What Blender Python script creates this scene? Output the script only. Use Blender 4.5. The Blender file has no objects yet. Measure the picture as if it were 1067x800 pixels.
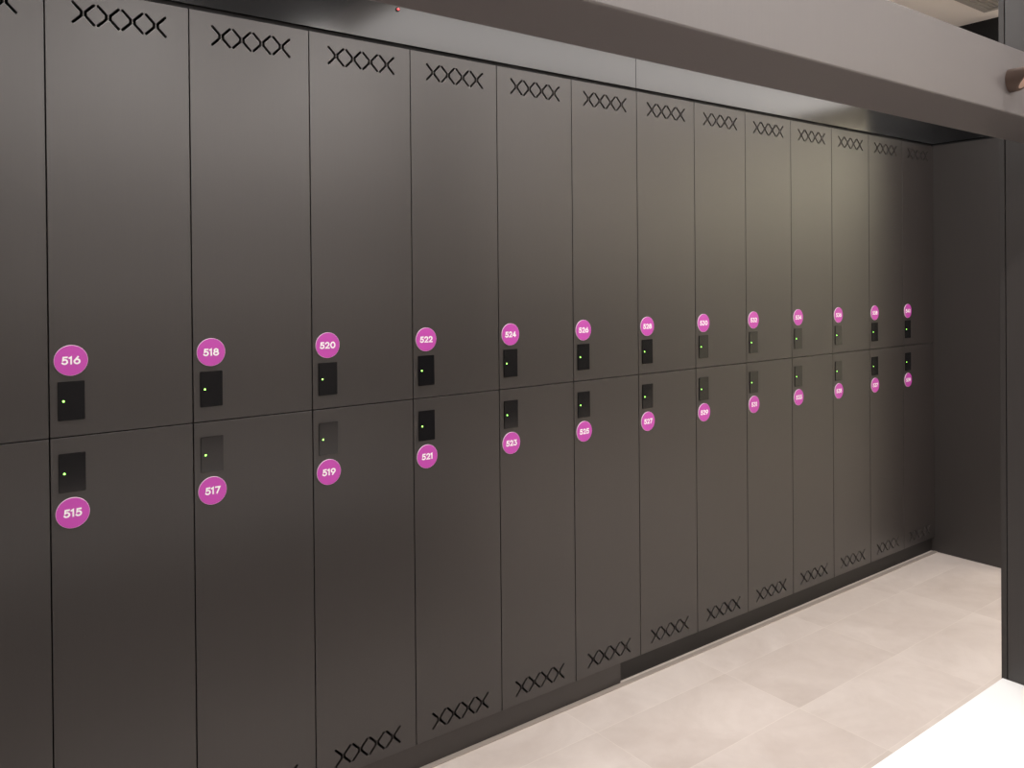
import bpy, bmesh, math, random
from mathutils import Vector, Matrix

S = bpy.context.scene
C = S.collection
random.seed(5)

# ------------------------------------------------------------------ camera
F_PX, YAW, PITCH, ROLL = 850.0, 0.64394, -0.006713, -0.008845
CAM = Vector((-0.25505, -2.00747, 0.33499))
PX, PY = 533.5, 296.945
cy, sy = math.cos(YAW), math.sin(YAW)
fw = Vector((sy * math.cos(PITCH), cy * math.cos(PITCH), math.sin(PITCH)))
r0 = Vector((cy, -sy, 0.0))
u0 = r0.cross(fw)
rr = r0 * math.cos(ROLL) + u0 * math.sin(ROLL)
uu = -r0 * math.sin(ROLL) + u0 * math.cos(ROLL)
cd = bpy.data.cameras.new('camera')
cam = bpy.data.objects.new('camera', cd)
C.objects.link(cam)
M = Matrix.Identity(4)
for i in range(3):
    M[i][0], M[i][1], M[i][2], M[i][3] = rr[i], uu[i], -fw[i], CAM[i]
cam.matrix_world = M
cd.sensor_fit = 'HORIZONTAL'
cd.sensor_width = 36.0
cd.lens = F_PX * 36.0 / 1067.0
cd.shift_x = (533.5 - PX) / 1067.0
cd.shift_y = (PY - 400.0) / 1067.0
cd.clip_start = 0.02
S.camera = cam

# ------------------------------------------------------------------ world, light, exposure
FLOOR, CEIL = -1.052, 1.555
w = bpy.data.worlds.new('world'); S.world = w
w.use_nodes = True
w.node_tree.nodes['Background'].inputs[0].default_value = (0.9, 0.88, 0.85, 1)
w.node_tree.nodes['Background'].inputs[1].default_value = 0.02
S.view_settings.view_transform = 'Standard'
S.view_settings.look = 'None'
S.view_settings.gamma = 1
S.view_settings.use_curve_mapping = False
S.view_settings.exposure = -0.08


def area(name, loc, power, size, size_y=None, col=(1.0, 0.93, 0.86), target=None, spread=180):
    d = bpy.data.lights.new(name, 'AREA')
    d.energy = power; d.color = col; d.spread = math.radians(spread)
    if size_y:
        d.shape = 'RECTANGLE'; d.size = size; d.size_y = size_y
    else:
        d.shape = 'DISK'; d.size = size
    o = bpy.data.objects.new(name, d); C.objects.link(o)
    o.location = loc
    if target:
        o.rotation_euler = (Vector(target) - Vector(loc)).to_track_quat('-Z', 'Y').to_euler()
    return o


LC = (1.0, 0.955, 0.93)
# large luminous ceiling panels: one beyond the beam, one over the middle of the room
area('luminous_panel', (3.30, -1.40, 1.54), 25.0, 3.60, 0.7, col=LC)
area('luminous_panel', (1.6, -3.20, 1.54), 80.0, 4.4, 0.8, col=LC)
# linear light along the lockers
area('aisle_linear_light', (0.8, -0.46, 1.54), 50.0, 4.2, 0.05, col=LC)
# downlights that wash the beam and the bench
for x in (-0.3, 0.6, 1.5):
    area('bench_downlight', (x, -2.0, 1.53), 9.0, 0.10, col=LC)
# added fill along the top of the opposite wall, brightening the doors by reflection
area('added_wall_fill', (3.2, -4.10, 1.52), 38.0, 6.0, 0.06, col=LC, target=(3.2, -4.24, 0.9))
# the side passage beyond the end of the row
area('passage_light', (6.1, -2.3, 1.50), 62.0, 3.2, 0.2, col=(1.0, 0.95, 0.86), target=(6.54, -2.3, 0.95))


# ------------------------------------------------------------------ materials
def mat(name, base, rough=0.5, metal=0.0, spec=0.5, emit=None, est=0.0):
    m = bpy.data.materials.new(name); m.use_nodes = True
    b = m.node_tree.nodes['Principled BSDF']
    b.inputs['Base Color'].default_value = (*base, 1)
    b.inputs['Roughness'].default_value = rough
    b.inputs['Metallic'].default_value = metal
    b.inputs['Specular IOR Level'].default_value = spec
    if emit:
        b.inputs['Emission Color'].default_value = (*emit, 1)
        b.inputs['Emission Strength'].default_value = est
    return m


def grained(m, base, var=0.08, scale=(260, 260, 6), bump=0.02, rvar=0.04):
    """fine upright grain of the laminate: small change of tone, gloss and relief"""
    nt = m.node_tree; N = nt.nodes; L = nt.links
    b = N['Principled BSDF']
    tc = N.new('ShaderNodeTexCoord'); mp = N.new('ShaderNodeMapping')
    mp.inputs['Scale'].default_value = scale
    no = N.new('ShaderNodeTexNoise'); no.inputs['Scale'].default_value = 1.0
    no.inputs['Detail'].default_value = 4
    L.new(tc.outputs['Object'], mp.inputs[0]); L.new(mp.outputs[0], no.inputs['Vector'])
    mr = N.new('ShaderNodeMapRange')
    mr.inputs['From Min'].default_value = 0.25; mr.inputs['From Max'].default_value = 0.75
    mr.inputs['To Min'].default_value = 1 - var; mr.inputs['To Max'].default_value = 1 + var
    L.new(no.outputs['Fac'], mr.inputs['Value'])
    vm = N.new('ShaderNodeVectorMath'); vm.operation = 'SCALE'
    vm.inputs[0].default_value = base
    L.new(mr.outputs[0], vm.inputs['Scale']); L.new(vm.outputs[0], b.inputs['Base Color'])
    ro = N.new('ShaderNodeMapRange')
    r = b.inputs['Roughness'].default_value
    ro.inputs['To Min'].default_value = r - rvar; ro.inputs['To Max'].default_value = r + rvar
    L.new(no.outputs['Fac'], ro.inputs['Value']); L.new(ro.outputs[0], b.inputs['Roughness'])
    bp = N.new('ShaderNodeBump'); bp.inputs['Strength'].default_value = bump
    bp.inputs['Distance'].default_value = 0.001
    L.new(no.outputs['Fac'], bp.inputs['Height']); L.new(bp.outputs[0], b.inputs['Normal'])
    return m


DOORC = (0.031, 0.0268, 0.0252)
M_door = grained(mat('door_laminate', DOORC, 0.34, spec=0.72), DOORC, var=0.05, rvar=0.015, bump=0.01)
M_carc = mat('carcass_black', (0.012, 0.011, 0.011), 0.7)
M_endw = grained(mat('end_wall_laminate', (0.036, 0.032, 0.030), 0.42), (0.036, 0.032, 0.030), var=0.05)
M_fasc = mat('fascia_laminate', (0.005, 0.005, 0.0055), 0.13, spec=0.95)
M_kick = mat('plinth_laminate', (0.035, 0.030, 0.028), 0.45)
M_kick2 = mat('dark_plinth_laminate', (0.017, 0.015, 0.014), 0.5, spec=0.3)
M_void = mat('matt_black_paint', (0.006, 0.006, 0.007), 0.7)
M_beam = grained(mat('beam_laminate', (0.108, 0.098, 0.096), 0.42), (0.108, 0.098, 0.096), var=0.04)
M_panel = grained(mat('panel_laminate', (0.045, 0.040, 0.038), 0.36), (0.045, 0.040, 0.038), var=0.05)
M_strip = mat('taupe_floor_profile', (0.31, 0.27, 0.24), 0.4)
M_trim = mat('light_trim', (0.26, 0.24, 0.23), 0.35)
M_reader = mat('black_reader_glass', (0.006, 0.006, 0.007), 0.12, spec=0.55)
M_led = mat('green_led', (0.2, 0.8, 0.1), 0.4, emit=(0.32, 1.0, 0.12), est=5.0)
M_red = mat('red_led', (0.8, 0.05, 0.05), 0.4, emit=(1.0, 0.05, 0.06), est=3.0)
M_badge = mat('magenta_badge_print', (0.50, 0.06, 0.40), 0.38)
M_rim = mat('pale_badge_edge', (0.80, 0.62, 0.74), 0.3)
M_white = mat('white_numeral', (0.9, 0.9, 0.9), 0.5)
M_bench = mat('white_bench_top', (0.9, 0.9, 0.89), 0.35)
M_benchb = mat('bench_base', (0.10, 0.09, 0.085), 0.5)
M_bronze = mat('bronze_peg', (0.11, 0.075, 0.06), 0.45, metal=0.5)
M_brass = mat('pale_copper_face', (0.80, 0.58, 0.48), 0.35, metal=0.6)
M_ceil = mat('beige_ceiling_paint', (0.84, 0.80, 0.76), 0.8)
M_wall = mat('beige_wall_paint', (0.72, 0.70, 0.58), 0.7)
M_grey = mat('grey_wall_paint', (0.12, 0.113, 0.108), 0.8)
M_vent = mat('grey_ceiling_grille', (0.30, 0.285, 0.265), 0.6)
M_blackout = mat('black_reflection_sheet', (0.01, 0.011, 0.013), 0.6)

# floor: stone effect tiles, 61 x 29.5 cm
M_floor = mat('stone_tile', (0.6, 0.5, 0.45), 0.38)
nt = M_floor.node_tree; N = nt.nodes; L = nt.links; b = N['Principled BSDF']
geo = N.new('ShaderNodeNewGeometry')
sx = N.new('ShaderNodeSeparateXYZ'); L.new(geo.outputs['Position'], sx.inputs[0])


def math_node(op, a, c=None):
    n = N.new('ShaderNodeMath'); n.operation = op
    for i, v in enumerate((a, c)):
        if v is None: continue
        if isinstance(v, (int, float)): n.inputs[i].default_value = v
        else: L.new(v, n.inputs[i])
    return n.outputs[0]


tx = math_node('DIVIDE', math_node('SUBTRACT', sx.outputs[0], 1.435), 0.61)
ty = math_node('DIVIDE', math_node('SUBTRACT', sx.outputs[1], -0.168), 0.295)
ix, iy = math_node('FLOOR', tx), math_node('FLOOR', ty)
fx, fy = math_node('SUBTRACT', tx, ix), math_node('SUBTRACT', ty, iy)
ex = math_node('MULTIPLY', math_node('MINIMUM', fx, math_node('SUBTRACT', 1.0, fx)), 0.61)
ey = math_node('MULTIPLY', math_node('MINIMUM', fy, math_node('SUBTRACT', 1.0, fy)), 0.295)
edge = math_node('MINIMUM', ex, ey)
cmb = N.new('ShaderNodeCombineXYZ'); L.new(ix, cmb.inputs[0]); L.new(iy, cmb.inputs[1])
wn = N.new('ShaderNodeTexWhiteNoise'); wn.noise_dimensions = '3D'; L.new(cmb.outputs[0], wn.inputs['Vector'])
off = N.new('ShaderNodeVectorMath'); off.operation = 'SCALE'; off.inputs['Scale'].default_value = 7.0
L.new(wn.outputs['Color'], off.inputs[0])
add = N.new('ShaderNodeVectorMath'); add.operation = 'ADD'
L.new(geo.outputs['Position'], add.inputs[0]); L.new(off.outputs[0], add.inputs[1])
n1 = N.new('ShaderNodeTexNoise'); n1.inputs['Scale'].default_value = 3.2; n1.inputs['Detail'].default_value = 6
n1.inputs['Roughness'].default_value = 0.6; n1.inputs['Distortion'].default_value = 0.6
L.new(add.outputs[0], n1.inputs['Vector'])
n2 = N.new('ShaderNodeTexNoise'); n2.inputs['Scale'].default_value = 28; n2.inputs['Detail'].default_value = 5
L.new(add.outputs[0], n2.inputs['Vector'])
mixv = math_node('ADD', math_node('MULTIPLY', n1.outputs['Fac'], 0.75), math_node('MULTIPLY', n2.outputs['Fac'], 0.12))
mixv = math_node('ADD', mixv, math_node('MULTIPLY', wn.outputs['Value'], 0.14))
cr = N.new('ShaderNodeValToRGB'); L.new(mixv, cr.inputs[0])
cr.color_ramp.elements[0].position = 0.30; cr.color_ramp.elements[0].color = (0.545, 0.475, 0.435, 1)
cr.color_ramp.elements[1].position = 0.66; cr.color_ramp.elements[1].color = (0.70, 0.635, 0.595, 1)
jm = N.new('ShaderNodeMapRange'); jm.inputs['From Min'].default_value = 0.0006
jm.inputs['From Max'].default_value = 0.0018; jm.inputs['To Min'].default_value = 1; jm.inputs['To Max'].default_value = 0
L.new(edge, jm.inputs['Value'])
jf = math_node('MULTIPLY', jm.outputs[0], math_node('MULTIPLY', n1.outputs['Fac'], 0.9))
jx = N.new('ShaderNodeMix'); jx.data_type = 'RGBA'
L.new(jf, jx.inputs['Factor']); L.new(cr.outputs[0], jx.inputs['A']); jx.inputs['B'].default_value = (0.78, 0.72, 0.66, 1)
L.new(jx.outputs['Result'], b.inputs['Base Color'])


# ------------------------------------------------------------------ mesh helpers
def box(bm, x0, x1, y0, y1, z0, z1, mi=0):
    v = [bm.verts.new(p) for p in ((x0, y0, z0), (x1, y0, z0), (x1, y1, z0), (x0, y1, z0),
                                   (x0, y0, z1), (x1, y0, z1), (x1, y1, z1), (x0, y1, z1))]
    for q in ((0, 3, 2, 1), (4, 5, 6, 7), (0, 1, 5, 4), (1, 2, 6, 5), (2, 3, 7, 6), (3, 0, 4, 7)):
        f = bm.faces.new([v[i] for i in q]); f.material_index = mi


def obj(name, bm, m, parent=None, loc=(0, 0, 0), bevel=0.0, segs=2, smooth=False):
    me = bpy.data.meshes.new(name)
    if bevel:
        bmesh.ops.bevel(bm, geom=list(bm.edges), offset=bevel, segments=segs, affect='EDGES', profile=0.5)
    bmesh.ops.recalc_face_normals(bm, faces=bm.faces)
    bm.to_mesh(me); bm.free()
    for mm in (m if isinstance(m, (list, tuple)) else [m]): me.materials.append(mm)
    if smooth:
        for p in me.polygons: p.use_smooth = True
    o = bpy.data.objects.new(name, me); C.objects.link(o)
    o.location = loc
    if parent: o.parent = parent
    return o


def struct(name, boxes, m, bevel=0.0):
    bm = bmesh.new()
    for q in boxes: box(bm, *q)
    o = obj(name, bm, m, bevel=bevel)
    o['kind'] = 'structure'
    return o


def tag(o, label, cat, group=None):
    o['label'] = label; o['category'] = cat
    if group: o['group'] = group
    return o


# ------------------------------------------------------------------ the setting
W = 0.3
XE = 13 * W               # end wall
ZT, ZB = 0.984, -0.979    # top and bottom edges of the lockers
struct('floor', [(-2.4, 6.6, -4.3, 0.62, FLOOR - 0.05, FLOOR)], M_floor)
struct('ceiling', [(-2.4, 6.6, -4.3, 0.62, CEIL, CEIL + 0.05)], M_ceil)
struct('wall_back', [(-2.4, 6.6, 0.56, 0.62, FLOOR, CEIL)], M_grey)
struct('wall_front', [(-2.4, 6.6, -4.3, -4.24, FLOOR, 0.40)], M_grey)
struct('wall_upper_front', [(-2.4, 6.6, -4.3, -4.24, 0.40, CEIL)], M_ceil)  # unseen; pale tone added so the upper doors reflect a brighter wall
struct('wall_left', [(-2.4, -2.34, -4.24, 0.56, FLOOR, CEIL)], M_grey)
struct('wall_right', [(6.54, 6.6, -4.24, 0.56, FLOOR, CEIL)], M_wall)
# end wall of the aisle: dark panel, fascia and black void above it
struct('wall_end', [(XE, XE + 0.12, -0.343, 0.56, FLOOR, ZT + 0.001)], M_endw)
struct('trim_1', [(XE + 0.012, XE + 0.12, -0.331, 0.56, ZT + 0.001, ZT + 0.013)], M_void)       # shadow gap over the end wall
struct('trim_2', [(XE, XE + 0.12, -0.343, 0.56, ZT + 0.013, 1.30)], M_fasc)                     # fascia over the end wall
struct('wall_upper_end', [(XE + 0.01, XE + 0.12, -0.343, 0.56, 1.30, CEIL)], M_void)
# fascia over the lockers in three boards, with a shadow gap under it
struct('trim_3', [(-1.5, XE + 0.012, 0.014, 0.5, ZT + 0.003, ZT + 0.013)], M_void)
struct('trim_4', [(-1.5, 6 * W - 0.0012, 0.002, 0.5, ZT + 0.013, 1.30)], M_fasc)
struct('trim_5', [(6 * W + 0.0012, XE, 0.002, 0.5, ZT + 0.013, 1.30)], M_fasc)
struct('wall_upper_back', [(-1.5, XE, 0.02, 0.5, 1.30, CEIL)], M_void)
# plinth below the lockers
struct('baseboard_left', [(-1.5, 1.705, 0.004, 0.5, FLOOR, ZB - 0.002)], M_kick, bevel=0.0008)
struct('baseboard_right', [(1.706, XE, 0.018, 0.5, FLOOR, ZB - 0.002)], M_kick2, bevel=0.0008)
# floor profile along the plinth
bm = bmesh.new()
box(bm, -1.5, XE - 0.002, -0.016, 0.003, FLOOR, FLOOR + 0.004)
struct_o = obj('trim_6', bm, M_strip, bevel=0.001); struct_o['kind'] = 'structure'
# added unseen black sheet under the ceiling, darkening the fascia's left reflection
hb = bmesh.new(); box(hb, -1.5, 1.34, -2.62, -0.58, CEIL - 0.012, CEIL - 0.001)
o = obj('reflection_blackout', hb, M_blackout); o['kind'] = 'structure'
# ceiling grille
bm = bmesh.new()
x0, x1, y0, y1 = 3.22, 3.75, -0.84, -0.31
z0, z1 = CEIL - 0.012, CEIL - 0.0005
for q in ((x0, x1, y0, y0 + .03), (x0, x1, y1 - .03, y1), (x0, x0 + .03, y0 + .03, y1 - .03), (x1 - .03, x1, y0 + .03, y1 - .03)):
    box(bm, *q, z0, z1)
g = bpy.data.objects.new('ceiling_grille', None); C.objects.link(g)
tag(g, 'square grey grille in the beige ceiling above the beam', 'grille')
obj('frame', bm, M_vent, g)
bm = bmesh.new()
for i in range(22):
    ya = y0 + .034 + i * .0213
    box(bm, x0 + .03, x1 - .03, ya, ya + .015, z0 + .004, z1)
obj('slats', bm, M_vent, g)

# ------------------------------------------------------------------ numerals drawn as stroked shapes
def arc(cx, cz, rx, rz, a0, a1, n=14):
    return [(cx + rx * math.cos(math.radians(a0 + (a1 - a0) * i / n)),
             cz + rz * math.sin(math.radians(a0 + (a1 - a0) * i / n))) for i in range(n + 1)]


# unit: cap height 1, baseline 0; (strokes, advance width)
DIG = {
    '0': ([arc(.38, .5, .29, .42, 90, 450, 28)], .76),
    '1': ([[(.03, .80), (.21, .92), (.21, .08)]], .36),
    '2': ([arc(.31, .66, .24, .26, 165, -38, 14) + [(.09, .08), (.58, .08)]], .64),
    '3': ([[(.10, .92), (.54, .92), (.30, .60)] + arc(.30, .34, .27, .27, 80, -150, 16)], .64),
    '4': ([[(.44, .08), (.44, .92)], [(.44, .92), (.07, .30), (.62, .30)]], .68),
    '5': ([[(.54, .92), (.17, .92), (.12, .52)] + arc(.29, .35, .27, .27, 100, -150, 16)], .64),
    '6': ([arc(.35, .35, .27, .27, 0, 360, 24), [(.46, .93), (.14, .50)]], .68),
    '7': ([[(.06, .92), (.56, .92), (.22, .08)]], .60),
    '8': ([arc(.34, .31, .27, .235, 0, 360, 24), arc(.34, .71, .215, .205, 0, 360, 22)], .68),
    '9': ([arc(.35, .65, .27, .27, 0, 360, 24), [(.56, .50), (.24, .07)]], .68),
}


def stroke(bm, pts, wd, y0, y1):
    """a flat stroke of width wd along pts, mitred at its corners; closed when the ends meet"""
    closed = math.hypot(pts[0][0] - pts[-1][0], pts[0][1] - pts[-1][1]) < 1e-6
    if closed: pts = pts[:-1]
    n = len(pts); k = wd / 2; lf, rt = [], []
    for i in range(n):
        p = Vector(pts[i])
        a = Vector(pts[i - 1]) if (i or closed) else None
        c = Vector(pts[(i + 1) % n]) if (i < n - 1 or closed) else None
        d1 = (p - a).normalized() if a is not None else (c - p).normalized()
        d2 = (c - p).normalized() if c is not None else d1
        d = (d1 + d2).normalized()
        m = k / max(0.55, d.dot(d1))
        q = p.copy()
        if not closed and i == 0: q = p - d * k * .8
        if not closed and i == n - 1: q = p + d * k * .8
        lf.append((q.x - d.y * m, q.y + d.x * m)); rt.append((q.x + d.y * m, q.y - d.x * m))
    V = lambda c, y: [bm.verts.new((x, y, z)) for x, z in c]
    a0, b0, a1, b1 = V(lf, y0), V(rt, y0), V(lf, y1), V(rt, y1)
    for i in range(n if closed else n - 1):
        j = (i + 1) % n
        bm.faces.new((a0[i], a0[j], b0[j], b0[i]))
        bm.faces.new((a0[i], a1[i], a1[j], a0[j])); bm.faces.new((b0[i], b0[j], b1[j], b1[i]))
    if not closed:
        bm.faces.new((a0[0], b0[0], b1[0], a1[0])); bm.faces.new((a0[-1], a1[-1], b1[-1], b0[-1]))


def numeral(txt, parent, cx, cz, y):
    h = 0.0172; sw = 0.0035; gap = 0.0017 / h; wx = 1.12
    tot = sum(DIG[c][1] for c in txt) + gap * (len(txt) - 1)
    bm = bmesh.new(); x = -tot / 2
    for c in txt:
        for i, s in enumerate(DIG[c][0]):
            stroke(bm, [((x + a) * h * wx, (b_ - .5) * h) for a, b_ in s], sw, -0.0004 - 0.00006 * i, 0.0)
        x += DIG[c][1] + gap
    return obj('numeral', bm, M_white, parent, loc=(cx, y, cz))


# ------------------------------------------------------------------ locker parts
def slot_outline(pts, wd):
    """outline of one bracket shaped slot with rounded ends"""
    n = len(pts); left, right = [], []
    for i, (x, z) in enumerate(pts):
        if i == 0: d = Vector((pts[1][0] - x, pts[1][1] - z)).normalized()
        elif i == n - 1: d = Vector((x - pts[-2][0], z - pts[-2][1])).normalized()
        else:
            d1 = Vector((x - pts[i - 1][0], z - pts[i - 1][1])).normalized()
            d2 = Vector((pts[i + 1][0] - x, pts[i + 1][1] - z)).normalized()
            d = (d1 + d2).normalized()
        k = wd / 2
        if 0 < i < n - 1: k /= max(0.5, d.dot(d1))
        left.append((x - d.y * k, z + d.x * k)); right.append((x + d.y * k, z - d.x * k))

    def cap(p, d):
        a0 = math.atan2(d[1], d[0])
        return [(p[0] + wd / 2 * math.cos(a0 + t), p[1] + wd / 2 * math.sin(a0 + t)) for t in (math.pi / 4, 0, -math.pi / 4)]
    e = (pts[-1][0] - pts[-2][0], pts[-1][1] - pts[-2][1])
    s = (pts[0][0] - pts[1][0], pts[0][1] - pts[1][1])
    return left + cap(pts[-1], e) + right[::-1] + cap(pts[0], s)


def door_mesh(zlo, zhi, zc):
    """zlo..zhi the door's height, zc the centre line of the row of slots"""
    cu = bpy.data.curves.new('door', 'CURVE'); cu.dimensions = '2D'; cu.fill_mode = 'BOTH'
    bev = 0.0007
    cu.extrude = 0.009 - bev; cu.bevel_depth = bev; cu.bevel_resolution = 1; cu.offset = -bev
    g = 0.0014
    loops = [[(g, zlo), (W - g, zlo), (W - g, zhi), (g, zhi)]]
    for k in range(4):
        xo = 0.0502 * k
        for s in ([(.0550, .0218), (.0718, .0046), (.0718, -.0046), (.0550, -.0218)],
                  [(.0968, .0218), (.0800, .0046), (.0800, -.0046), (.0968, -.0218)]):
            loops.append(slot_outline([(x + xo, z + zc) for x, z in s], 0.0060))
    for lp in loops:
        sp = cu.splines.new('POLY'); sp.points.add(len(lp) - 1); sp.use_cyclic_u = True
        for p, (x, z) in zip(sp.points, lp): p.co = (x, z, 0, 1)
    t = bpy.data.objects.new('tmp', cu); C.objects.link(t)
    dg = bpy.context.evaluated_depsgraph_get()
    me = bpy.data.meshes.new_from_object(t.evaluated_get(dg))
    bpy.data.objects.remove(t)
    me.transform(Matrix.Rotation(math.pi / 2, 4, 'X'))        # (x, z, 0) -> (x, 0, z)
    me.transform(Matrix.Translation((0, 0.009, 0)))
    me.name = 'door'; me.materials.clear(); me.materials.append(M_door)
    for p in me.polygons: p.use_smooth = False
    return me


def carcass_mesh(zlo, zhi):
    bm = bmesh.new(); a, c, t = 0.0006, W - 0.0006, 0.016
    y0, y1 = 0.0195, 0.495
    box(bm, a, a + t, y0, y1, zlo, zhi); box(bm, c - t, c, y0, y1, zlo, zhi)
    box(bm, a + t, c - t, y0, y1, zlo, zlo + t); box(bm, a + t, c - t, y0, y1, zhi - t, zhi)
    box(bm, a + t, c - t, y1 - 0.006, y1, zlo + t, zhi - t)
    bmesh.ops.recalc_face_normals(bm, faces=bm.faces)
    me = bpy.data.meshes.new('carcass'); bm.to_mesh(me); bm.free(); me.materials.append(M_carc)
    return me


def disc_mesh(r=0.0335, t=0.0028, n=56):
    bm = bmesh.new()
    rings = [(r, 0.0), (r, -t + 0.0005), (r - 0.0006, -t)]
    vs = [[bm.verts.new((rad * math.cos(2 * math.pi * i / n), y, rad * math.sin(2 * math.pi * i / n))) for i in range(n)] for rad, y in rings]
    for a, c in zip(vs[:-1], vs[1:]):
        for i in range(n):
            f = bm.faces.new((a[i], a[(i + 1) % n], c[(i + 1) % n], c[i])); f.material_index = 1
    bm.faces.new(vs[-1]); bm.faces.new(vs[0])
    bmesh.ops.recalc_face_normals(bm, faces=bm.faces)
    me = bpy.data.meshes.new('number_badge'); bm.to_mesh(me); bm.free()
    me.materials.append(M_badge); me.materials.append(M_rim)
    return me


def reader_mesh():
    bm = bmesh.new(); box(bm, -0.0265, 0.0265, -0.0026, 0.0, -0.0425, 0.0425)
    bmesh.ops.bevel(bm, geom=list(bm.edges), offset=0.0010, segments=2, affect='EDGES')
    bmesh.ops.recalc_face_normals(bm, faces=bm.faces)
    me = bpy.data.meshes.new('card_reader'); bm.to_mesh(me); bm.free(); me.materials.append(M_reader)
    return me


def led_mesh():
    bm = bmesh.new(); bmesh.ops.create_uvsphere(bm, u_segments=16, v_segments=8, radius=0.0022)
    for v in bm.verts: v.co.y *= 0.35
    me = bpy.data.meshes.new('indicator_light'); bm.to_mesh(me); bm.free(); me.materials.append(M_led)
    return me


ME = {'up': door_mesh(0.0013, ZT, 0.930), 'lo': door_mesh(ZB, -0.0013, -0.930),
      'cu': carcass_mesh(0.0006, ZT), 'cl': carcass_mesh(ZB, -0.0006),
      'disc': disc_mesh(), 'reader': reader_mesh(), 'led': led_mesh()}


def child(name, me, parent, loc, rot=(0, 0, 0)):
    o = bpy.data.objects.new(name, me); C.objects.link(o); o.parent = parent
    o.location = loc; o.rotation_euler = rot
    return o


def nice(k, upper):
    n = (516 if upper else 515) + 2 * k
    if k < 0:
        return n, ('upper locker at the left edge of the picture, partly cut off' if upper
                   else 'lower locker at the left edge of the picture, below the cut-off upper locker')
    row, end = ('upper', 'top') if upper else ('lower', 'bottom')


    return n, f'dark grey {row} locker with magenta badge {n}, slots near its {end} edge'


for k in range(-1, 13):
    for upper in (True, False):
        n, lab = nice(k, upper)
        t = bpy.data.objects.new('locker', None); C.objects.link(t)
        t.location = (k * W, 0, 0 if upper else ZB)
        tag(t, lab, 'locker', 'lockers in the two-tier row')
        z0 = 0 if upper else -ZB
        s = 1 if upper else -1
        child('carcass', ME['cu' if upper else 'cl'], t, (0, 0, z0))
        child('door', ME['up' if upper else 'lo'], t, (0, 0, z0))
        tilt = (random.uniform(-.004, .004), 0, random.uniform(-.004, .004))
        if n in (517, 519): tilt = (0.028, 0, 0.0)
        rd = child('card_reader', ME['reader'], t, (0.0427, -0.0003, z0 + s * 0.0785), tilt)
        child('indicator_light', ME['led'], rd, (-0.0155, -0.0028, 0.0 if upper else -0.001))
        bd = child('number_badge', ME['disc'], t, (0.0427, -0.0002, z0 + s * 0.1668))
        numeral(str(n), bd, 0.0, 0.0, -0.0028)

# ------------------------------------------------------------------ sensor on the fascia
t = bpy.data.objects.new('motion_sensor', None); C.objects.link(t)
t.location = (0.863, 0.002, 1.090)
tag(t, 'tiny red sensor light on the fascia above the lockers', 'sensor')
bm = bmesh.new(); bmesh.ops.create_cone(bm, cap_ends=True, segments=24, radius1=0.0065, radius2=0.0055, depth=0.004, matrix=Matrix.Rotation(math.pi / 2, 4, 'X'))
obj('housing', bm, M_void, t, loc=(0, -0.002, 0))
bm = bmesh.new(); bmesh.ops.create_uvsphere(bm, u_segments=14, v_segments=8, radius=0.0032)
obj('indicator_light', bm, M_red, t, loc=(0, -0.004, 0))

# ------------------------------------------------------------------ bench, end panel, beam
BZ = FLOOR + 0.45
PXF = 1.79
t = bpy.data.objects.new('bench', None); C.objects.link(t)
t.location = (0, -1.40, FLOOR)
tag(t, 'white bench seat brightly lit under the beam, in front of the lockers', 'bench')
bm = bmesh.new(); box(bm, -1.4, PXF - 0.001, -0.225, 0.226, 0.41, 0.45)
obj('seat', bm, M_bench, t, bevel=0.0015)
bm = bmesh.new(); box(bm, -1.4, PXF - 0.002, -0.19, 0.19, 0.0, 0.409)
obj('base', bm, M_benchb, t, bevel=0.001)

t = bpy.data.objects.new('partition_panel', None); C.objects.link(t)
t.location = (PXF, -1.4, FLOOR)
tag(t, 'dark grey upright panel at the right edge, behind the white bench', 'panel')
bm = bmesh.new(); box(bm, 0, 0.09, -0.28, 0.2150, 0, 2.30)
obj('panel', bm, M_panel, t, bevel=0.001)
bm = bmesh.new(); box(bm, -0.0006, 0.0906, 0.2165, 0.2285, 0, 2.30)
obj('edge_strip', bm, M_endw, t, bevel=0.0008)

t = bpy.data.objects.new('overhead_beam', None); C.objects.link(t)
t.location = (0, -1.315, 0.622)
tag(t, 'grey boxed beam crossing the top of the picture above the bench', 'beam')
bm = bmesh.new(); box(bm, -1.5, PXF - 0.0005, -0.065, 0.065, 0, 0.120)
bm_o = obj('beam_casing', bm, M_beam, t, bevel=0.0025)
# hanging peg: round bar cut off at a slant, the cut faces down towards the bench
bm = bmesh.new()
R_, n = 0.0205, 40
base = [bm.verts.new((R_ * math.cos(2 * math.pi * i / n), 0.0, R_ * math.sin(2 * math.pi * i / n))) for i in range(n)]
mid = [bm.verts.new((R_ * math.cos(2 * math.pi * i / n), -0.011 - (R_ + R_ * math.sin(2 * math.pi * i / n)) * 1.0, R_ * math.sin(2 * math.pi * i / n))) for i in range(n)]
inn = [bm.verts.new((v.co.x * .8, -0.011 - (R_ + v.co.z * .8), v.co.z * .8)) for v in mid]
for i in range(n):
    j = (i + 1) % n
    bm.faces.new((base[i], base[j], mid[j], mid[i])); bm.faces.new((mid[i], mid[j], inn[j], inn[i]))
bm.faces.new(base)
obj('hanging_peg', bm, M_bronze, t, loc=(1.326, -0.065, 0.058), smooth=False)['label'] = 'bronze round peg with slanted end'
peg = [o for o in C.objects if o.name == 'hanging_peg'][0]
bm = bmesh.new()
bm.faces.new([bm.verts.new((R_ * .8 * math.cos(2 * math.pi * i / n), -0.011 - (R_ + R_ * .8 * math.sin(2 * math.pi * i / n)) + 0.0005, R_ * .8 * math.sin(2 * math.pi * i / n))) for i in range(n)])
obj('end_face', bm, M_brass, peg)
